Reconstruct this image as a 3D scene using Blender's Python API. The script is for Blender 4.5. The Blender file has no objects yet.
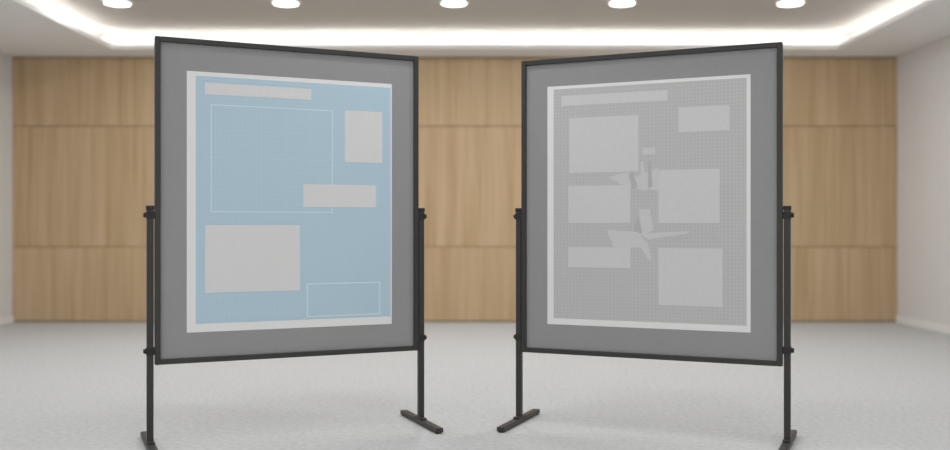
import bpy, bmesh, math, random
from mathutils import Vector, Matrix
random.seed(4)
S = bpy.context.scene
S.view_settings.view_transform = 'Standard'
S.view_settings.look = 'None'

def srgb(h):
    h = h.lstrip('#')
    o = []
    for i in (0, 2, 4):
        c = int(h[i:i+2], 16)/255
        o.append(c/12.92 if c <= .04045 else ((c+.055)/1.055)**2.4)
    return (*o, 1)

def mat(name, col, rough=.6, spec=.3, metal=0, noise=None, bump=0, nscale=50, emit=None, estr=0):
    m = bpy.data.materials.new(name); m.use_nodes = True
    nt = m.node_tree; b = nt.nodes['Principled BSDF']
    c = srgb(col) if isinstance(col, str) else col
    b.inputs['Base Color'].default_value = c
    b.inputs['Roughness'].default_value = rough
    b.inputs['Specular IOR Level'].default_value = spec
    b.inputs['Metallic'].default_value = metal
    if emit:
        b.inputs['Emission Color'].default_value = srgb(emit)
        b.inputs['Emission Strength'].default_value = estr
    if noise or bump:
        tc = nt.nodes.new('ShaderNodeTexCoord')
        n = nt.nodes.new('ShaderNodeTexNoise'); n.inputs['Scale'].default_value = nscale
        n.inputs['Detail'].default_value = 4
        nt.links.new(tc.outputs['Object'], n.inputs['Vector'])
        if noise:
            r = nt.nodes.new('ShaderNodeMapRange')
            r.inputs['From Min'].default_value = .3; r.inputs['From Max'].default_value = .7
            r.inputs['To Min'].default_value = 1-noise; r.inputs['To Max'].default_value = 1+noise
            nt.links.new(n.outputs['Fac'], r.inputs['Value'])
            mx = nt.nodes.new('ShaderNodeVectorMath'); mx.operation = 'SCALE'
            mx.inputs[0].default_value = c[:3]
            nt.links.new(r.outputs[0], mx.inputs['Scale'])
            nt.links.new(mx.outputs[0], b.inputs['Base Color'])
        if bump:
            bp = nt.nodes.new('ShaderNodeBump'); bp.inputs['Strength'].default_value = bump
            bp.inputs['Distance'].default_value = .004
            nt.links.new(n.outputs['Fac'], bp.inputs['Height'])
            nt.links.new(bp.outputs[0], b.inputs['Normal'])
    return m

def wood():
    m = bpy.data.materials.new('light_oak'); m.use_nodes = True
    nt = m.node_tree; N = nt.nodes; L = nt.links; b = N['Principled BSDF']
    b.inputs['Roughness'].default_value = .5; b.inputs['Specular IOR Level'].default_value = .25
    tc = N.new('ShaderNodeTexCoord'); g = N.new('ShaderNodeNewGeometry')
    off = N.new('ShaderNodeVectorMath'); off.operation = 'SCALE'
    off.inputs[0].default_value = (13, 7, 29); L.new(g.outputs['Random Per Island'], off.inputs['Scale'])
    ad = N.new('ShaderNodeVectorMath'); ad.operation = 'ADD'
    L.new(tc.outputs['Object'], ad.inputs[0]); L.new(off.outputs[0], ad.inputs[1])
    def grain(scale, det, mp):
        mpn = N.new('ShaderNodeMapping'); mpn.inputs['Scale'].default_value = mp
        L.new(ad.outputs[0], mpn.inputs['Vector'])
        n = N.new('ShaderNodeTexNoise'); n.inputs['Scale'].default_value = scale
        n.inputs['Detail'].default_value = det; n.inputs['Distortion'].default_value = .3
        L.new(mpn.outputs[0], n.inputs['Vector']); return n
    n1 = grain(3, 5, (4, 1, .16)); n2 = grain(14, 4, (5, 1, .09))
    mx = N.new('ShaderNodeMath'); mx.operation = 'MULTIPLY_ADD'
    L.new(n2.outputs['Fac'], mx.inputs[0]); mx.inputs[1].default_value = .6
    L.new(n1.outputs['Fac'], mx.inputs[2])
    r = N.new('ShaderNodeMath'); r.operation = 'MULTIPLY_ADD'
    L.new(g.outputs['Random Per Island'], r.inputs[0]); r.inputs[1].default_value = .05
    L.new(mx.outputs[0], r.inputs[2])
    cr = N.new('ShaderNodeValToRGB')
    cr.color_ramp.elements[0].position = .5; cr.color_ramp.elements[0].color = srgb('#B4966F')
    cr.color_ramp.elements[1].position = 1.0; cr.color_ramp.elements[1].color = srgb('#CCB28F')
    L.new(r.outputs[0], cr.inputs[0]); L.new(cr.outputs[0], b.inputs['Base Color'])
    return m

def dotted(name, c1, c2, scale):
    m = mat(name, c1, .7, .15); nt = m.node_tree; N = nt.nodes; L = nt.links
    tc = N.new('ShaderNodeTexCoord'); mp = N.new('ShaderNodeMapping')
    mp.inputs['Rotation'].default_value = (0, math.radians(45), 0)
    L.new(tc.outputs['Object'], mp.inputs[0])
    ck = N.new('ShaderNodeTexChecker'); ck.inputs['Scale'].default_value = scale
    ck.inputs['Color1'].default_value = srgb(c1); ck.inputs['Color2'].default_value = srgb(c2)
    vm = N.new('ShaderNodeVectorMath'); vm.operation = 'MULTIPLY_ADD'
    vm.inputs[1].default_value = (1, 0, 1); vm.inputs[2].default_value = (0, .005, 0)
    L.new(mp.outputs[0], vm.inputs[0]); L.new(vm.outputs[0], ck.inputs['Vector'])
    L.new(ck.outputs['Color'], N['Principled BSDF'].inputs['Base Color'])
    return m

M_white = mat('painted_wall', '#E4E3E2', .8, .2, noise=.015, nscale=8)
M_soff = mat('painted_soffit', '#F0EFEE', .8, .2)
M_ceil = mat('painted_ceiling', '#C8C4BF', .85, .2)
M_floor = mat('carpet', '#C5C6C6', .95, .1, noise=.09, bump=.5, nscale=32)
M_wood = wood()
M_dark = mat('panel_gap', '#8A7250', .8)
M_metal = mat('dark_powder_coat', '#343433', .45, .4, noise=.05, nscale=30)
M_knob = mat('black_plastic', '#232323', .5, .4)
M_fab = mat('grey_felt', '#989898', .95, .1, noise=.05, bump=.3, nscale=220)
M_led = mat('led_strip', '#FFFFFF', emit='#FFFCF8', estr=11)
M_lamp = mat('downlight_lens', '#FFFFFF', emit='#FFFDFA', estr=5)
M_trim = mat('downlight_trim', '#EDEBE6', .5)
M_paper = mat('poster_paper', '#E6E6E5', .6, .2)
M_block = mat('poster_text_block', '#DADADA', .65, .2, noise=.012, nscale=60)
M_block2 = mat('poster_text_block_grey', '#D0D0D0', .65, .2, noise=.02, nscale=60)
M_pale = mat('poster_pale_line', '#D6E6EE', .65, .2)
M_faint = mat('poster_faint_line', '#C0D6E2', .65, .2)
M_blue = dotted('poster_blue_print', '#B7CFDC', '#B4CDDA', 60)
M_grey = dotted('poster_grey_print', '#C2C2C2', '#BCBCBC', 75)
M_shard = mat('poster_collage_print', '#CDCDCD', .65, .2)
M_shard2 = mat('poster_collage_print_dark', '#B6B6B5', .65, .2)  # darker grey of the printed collage shards

def box(bm, a, b, mi=0):
    r = bmesh.ops.create_cube(bm, size=1)
    c = [(a[i]+b[i])/2 for i in range(3)]; d = [abs(b[i]-a[i]) for i in range(3)]
    for v in r['verts']:
        v.co = Vector((c[0]+v.co.x*d[0], c[1]+v.co.y*d[1], c[2]+v.co.z*d[2]))
    fs = set(f for v in r['verts'] for f in v.link_faces)
    for f in fs: f.material_index = mi
    return r['verts']

def finish(bm, name, mats, parent=None, bevel=0, smooth=False):
    me = bpy.data.meshes.new(name); bm.normal_update(); bm.to_mesh(me); bm.free()
    for m in mats: me.materials.append(m)
    o = bpy.data.objects.new(name, me); S.collection.objects.link(o)
    if parent: o.parent = parent
    if bevel:
        md = o.modifiers.new('bevel', 'BEVEL'); md.width = bevel; md.segments = 3
        md.limit_method = 'ANGLE'
    if smooth:
        for p in me.polygons: p.use_smooth = True
    return o

def boxobj(name, a, b, m, parent=None, bevel=0):
    bm = bmesh.new(); box(bm, a, b); return finish(bm, name, [m], parent, bevel)

# ---------------------------------------------------------------- room
XL, XR, YB, YF, HS = -5.40, 4.93, 11.12, -3.0, 3.10
HU = 3.31
boxobj('floor', (XL-.2, YF, -.1), (XR+.2, YB+.2, 0), M_floor)
boxobj('wall_back', (XL, YB, 0), (XR, YB+.2, HU+.2), M_white)
boxobj('wall_left', (XL-.2, YF, 0), (XL, YB+.2, HU+.2), M_white)
boxobj('wall_right', (XR, YF, 0), (XR+.2, YB+.2, HU+.2), M_white)
boxobj('baseboard_left', (XL, YF, 0), (XL+.015, YB-.03, .08), M_soff)
boxobj('baseboard_right', (XR-.015, YF, 0), (XR, YB-.03, .08), M_soff)
# ceiling with recessed tray + cove ledge
bm = bmesh.new()
ox, oyb, oyf = 4.05, 10.60, -2.2
cv = .24
t = .03
box(bm, (XL, oyb, HS), (XR, YB, HS+t), 0)
box(bm, (XL, YF, HS), (XR, oyf, HS+t), 0)
box(bm, (XL, oyf, HS), (-ox, oyb, HS+t), 0)
box(bm, (ox, oyf, HS), (XR, oyb, HS+t), 0)
box(bm, (-ox-.02, oyb, HS+t), (ox+.02, oyb+.02, HS+.045), 0)
box(bm, (-ox-.02, oyf, HS+t), (-ox, oyb, HS+.045), 0)
box(bm, (ox, oyf, HS+t), (ox+.02, oyb, HS+.045), 0)
box(bm, (-ox-cv, oyb+cv, HS+t), (ox+cv, oyb+cv+.03, HU), 0)
box(bm, (-ox-cv-.03, oyf, HS+t), (-ox-cv, oyb+cv+.03, HU), 0)
box(bm, (ox+cv, oyf, HS+t), (ox+cv+.03, oyb+cv+.03, HU), 0)
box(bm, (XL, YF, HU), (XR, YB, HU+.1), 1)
finish(bm, 'ceiling', [M_soff, M_ceil])
bm = bmesh.new()
z0, z1 = HS+t+.002, HS+t+.012
box(bm, (-ox-.10, oyb+.09, z0), (ox+.10, oyb+.12, z1))
box(bm, (-ox-.12, oyf+.1, z0), (-ox-.09, oyb+.08, z1))
box(bm, (ox+.09, oyf+.1, z0), (ox+.12, oyb+.08, z1))
finish(bm, 'cove_led_strip', [M_led])
# downlights
bm = bmesh.new()
lamps = []
for yy in (9.22, 7.0, 4.65, 2.3, 0.0):  # farthest row is in view; nearer rows, out of view, are added for lighting
    for i in range(5):
        lamps.append((-3.47+i*1.633, yy))
for (x, y) in lamps:
    r = bmesh.ops.create_cone(bm, cap_ends=True, segments=40, radius1=.12, radius2=.12, depth=.03,
                              matrix=Matrix.Translation((x, y, HU-.02)))
    for v in r['verts']:
        for f in v.link_faces: f.material_index = 0
    ro, ri, h = .145, .12, .03
    ring = []
    for k in range(40):
        a = 2*math.pi*k/40; c, s = math.cos(a), math.sin(a)
        ring.append([bm.verts.new((x+ri*c, y+ri*s, HU-.001)), bm.verts.new((x+ri*c, y+ri*s, HU-h)),
                     bm.verts.new((x+ro*c, y+ro*s, HU-h*.7)), bm.verts.new((x+ro*c, y+ro*s, HU-.001))])
    for k in range(40):
        A, B = ring[k], ring[(k+1) % 40]
        for j in range(3):
            f = bm.faces.new((A[j], B[j], B[j+1], A[j+1])); f.material_index = 1
finish(bm, 'recessed_downlights', [M_lamp, M_trim])
for i, (x, y) in enumerate(lamps):
    l = bpy.data.lights.new('downlight_lamp', 'AREA'); l.shape = 'DISK'; l.size = .22
    l.energy = 14 if y > 5 else 9; l.color = (.98, .988, 1)
    o = bpy.data.objects.new('downlight_lamp', l); o.location = (x, y, HU-.04); S.collection.objects.link(o)

# wood panelling
bm = bmesh.new()
box(bm, (XL, YB-.012, 0), (XR, YB-.001, HS-.001), 1)
zr = [.012, .88, 2.29, HS-.012]
n = 6
g = .002
for i in range(n):
    xa = XL+(XR-XL)*i/n+g/2; xb = XL+(XR-XL)*(i+1)/n-g/2
    for j in range(3):
        box(bm, (xa, YB-.03, zr[j]+.004), (xb, YB-.012, zr[j+1]-.004), 0)
finish(bm, 'wood_wall_paneling', [M_wood, M_dark], bevel=.001)

# ---------------------------------------------------------------- display boards
W = 1.4
def board_matrix(p0, p1):
    p0 = Vector((*p0, 0)); p1 = Vector((*p1, 0)); d = (p1-p0).normalized()
    ang = math.atan2(d.y, d.x)
    return Matrix.Translation(p0) @ Matrix.Rotation(ang, 4, 'Z')
# local frame: x along board, y away from the viewer, z up

def board(name, mw, zb, zt):
    e = bpy.data.objects.new(name, None); S.collection.objects.link(e); e.matrix_world = mw
    e.empty_display_size = .2
    fw, fd = .026, .045
    bm = bmesh.new()
    box(bm, (0, -.012, zb), (fw, fd-.012, zt)); box(bm, (W-fw, -.012, zb), (W, fd-.012, zt))
    box(bm, (fw, -.012, zt-fw), (W-fw, fd-.012, zt)); box(bm, (fw, -.012, zb), (W-fw, fd-.012, zb+fw))
    finish(bm, 'frame', [M_metal], e, .003)
    boxobj('felt_panel', (fw-.002, .006, zb+fw-.002), (W-fw+.002, .026, zt-fw+.002), M_fab, e)
    for k, x in enumerate((-.022, W+.022)):
        pw = .016
        bm = bmesh.new()
        box(bm, (x-pw, 0, .03), (x+pw, .03, 1.205))
        finish(bm, 'post_%d' % (k+1), [M_metal], e, .003)
        bm = bmesh.new()
        box(bm, (x-pw-.003, -.003, 1.19), (x+pw+.003, .033, 1.212))
        finish(bm, 'post_cap_%d' % (k+1), [M_knob], e, .004)
        sgn = 1 if k == 0 else -1
        bm = bmesh.new()
        for zz in (1.165, .485):
            xa, xb = sorted((x+sgn*(-.019), x+sgn*.026))
            box(bm, (xa, -.003, zz-.018), (xb, .033, zz+.018))
            bmesh.ops.create_cone(bm, cap_ends=True, segments=20, radius1=.011, radius2=.013, depth=.014,
                matrix=Matrix.Translation((x-sgn*.025, .015, zz)) @ Matrix.Rotation(math.pi/2, 4, 'Y'))
        finish(bm, 'clamp_%d' % (k+1), [M_knob], e, .002)
        bm = bmesh.new()
        box(bm, (x-.022, -.27, .006), (x+.022, .30, .030))
        box(bm, (x-.019, -.035, .030), (x+.019, .065, .040))
        finish(bm, 'foot_%d' % (k+1), [M_metal], e, .004)
        bm = bmesh.new()
        for yy in (-.25, .28):
            bmesh.ops.create_cone(bm, cap_ends=True, segments=20, radius1=.018, radius2=.018, depth=.007,
                matrix=Matrix.Translation((x, yy, .0035)))
        finish(bm, 'foot_pad_%d' % (k+1), [M_knob], e)
    return e

mwL = board_matrix((-1.597, 4.74), (-.3186, 5.31))
mwR = board_matrix((.264, 5.34), (1.545, 4.78))
board('poster_display_board', mwL, .417, 2.058)
board('poster_display_board', mwR, .404, 2.036)

def rect(bm, u0, u1, z0, z1, lvl, mi):
    y1 = .0055-lvl*.0003
    box(bm, (u0, y1-.0003, z0), (u1, y1, z1), mi)
def outline(bm, u0, u1, z0, z1, lvl, mi, w=.003):
    rect(bm, u0, u1, z1-w, z1, lvl, mi); rect(bm, u0, u1, z0, z0+w, lvl, mi)
    rect(bm, u0, u0+w, z0+w, z1-w, lvl, mi); rect(bm, u1-w, u1, z0+w, z1-w, lvl, mi)
def poly(bm, pts, lvl, mi):
    y = .0055-lvl*.0003-.0003
    f = bm.faces.new([bm.verts.new((p[0], y, p[1])) for p in pts]); f.material_index = mi
    f.normal_update()
    if f.normal.y > 0: f.normal_flip()

bm = bmesh.new()
rect(bm, .154, 1.247, .570, 1.896, 0, 0)
rect(bm, .198, 1.240, .612, 1.874, 1, 1)
for z in (1.60, 1.46, 1.32): rect(bm, .275, .909, z, z+.0012, 2, 4)
for u in (.40, .53, .66, .79): rect(bm, u, u+.0012, 1.186, 1.73, 2, 4)
outline(bm, .272, .912, 1.182, 1.733, 3, 3, .0045)
rect(bm, .242, .795, 1.782, 1.842, 4, 2)
rect(bm, .979, 1.192, 1.457, 1.738, 4, 2)
rect(bm, .751, 1.156, 1.212, 1.334, 4, 2)
rect(bm, .244, .733, .769, 1.115, 4, 2)
outline(bm, .770, 1.180, .625, .805, 4, 3, .006)
outline(bm, .210, 1.228, .625, 1.860, 3, 4, .0015)
o = finish(bm, 'research_poster', [M_paper, M_blue, M_block, M_pale, M_faint]); o.matrix_world = mwL

bm = bmesh.new()
rect(bm, .149, 1.244, .566, 1.885, 0, 0)
rect(bm, .186, 1.224, .600, 1.868, 1, 1)
# soft collage of paper scraps in the middle
poly(bm, [(.685, 1.49), (.755, 1.495), (.752, 1.53), (.687, 1.525)], 2, 3)
poly(bm, [(.50, 1.375), (.60, 1.40), (.66, 1.37), (.73, 1.36), (.70, 1.30), (.58, 1.33)], 2, 3)
poly(bm, [(.675, 1.45), (.69, 1.46), (.71, 1.30), (.68, 1.30)], 4, 3)
poly(bm, [(.715, 1.46), (.73, 1.45), (.74, 1.32), (.715, 1.31)], 4, 4)
poly(bm, [(.66, 1.38), (.77, 1.42), (.77, 1.30), (.70, 1.31)], 3, 3)
poly(bm, [(.61, 1.38), (.63, 1.41), (.66, 1.32), (.63, 1.31)], 4, 4)
poly(bm, [(.665, 1.20), (.725, 1.20), (.745, 1.09), (.685, 1.06)], 4, 3)
poly(bm, [(.64, 1.11), (.66, 1.16), (.69, 1.06), (.65, 1.04)], 3, 4)
poly(bm, [(.49, 1.09), (.66, 1.08), (.72, 1.00), (.53, .99)], 4, 3)
poly(bm, [(.66, 1.07), (.94, 1.085), (.92, 1.070), (.72, 1.04)], 5, 3)
poly(bm, [(.66, 1.02), (.71, 1.03), (.735, .93), (.72, .93)], 2, 3)
rect(bm, .231, .819, 1.774, 1.829, 3, 2)
rect(bm, .277, .663, 1.403, 1.705, 3, 2)
rect(bm, .877, 1.139, 1.604, 1.733, 3, 2)
rect(bm, .271, .620, 1.128, 1.331, 3, 2)
rect(bm, .771, 1.090, 1.126, 1.407, 3, 2)
rect(bm, .271, .620, .885, .995, 3, 2)
rect(bm, .771, 1.104, .692, .994, 3, 2)
o = finish(bm, 'research_poster', [M_paper, M_grey, M_block2, M_shard, M_shard2]); o.matrix_world = mwR

# ---------------------------------------------------------------- light & camera
w = bpy.data.worlds.new('world'); S.world = w; w.use_nodes = True
bg = w.node_tree.nodes['Background']; bg.inputs[0].default_value = (.97, .98, 1, 1); bg.inputs[1].default_value = 1.22
cam = bpy.data.cameras.new('camera'); co = bpy.data.objects.new('camera', cam); S.collection.objects.link(co)
co.location = (0, 0, 1.1); co.rotation_euler = (math.pi/2, 0, 0)
cam.sensor_width = 36; cam.lens = 36; cam.shift_y = .00316
cam.dof.use_dof = True; cam.dof.focus_distance = 5.0; cam.dof.aperture_fstop = .8
S.camera = co
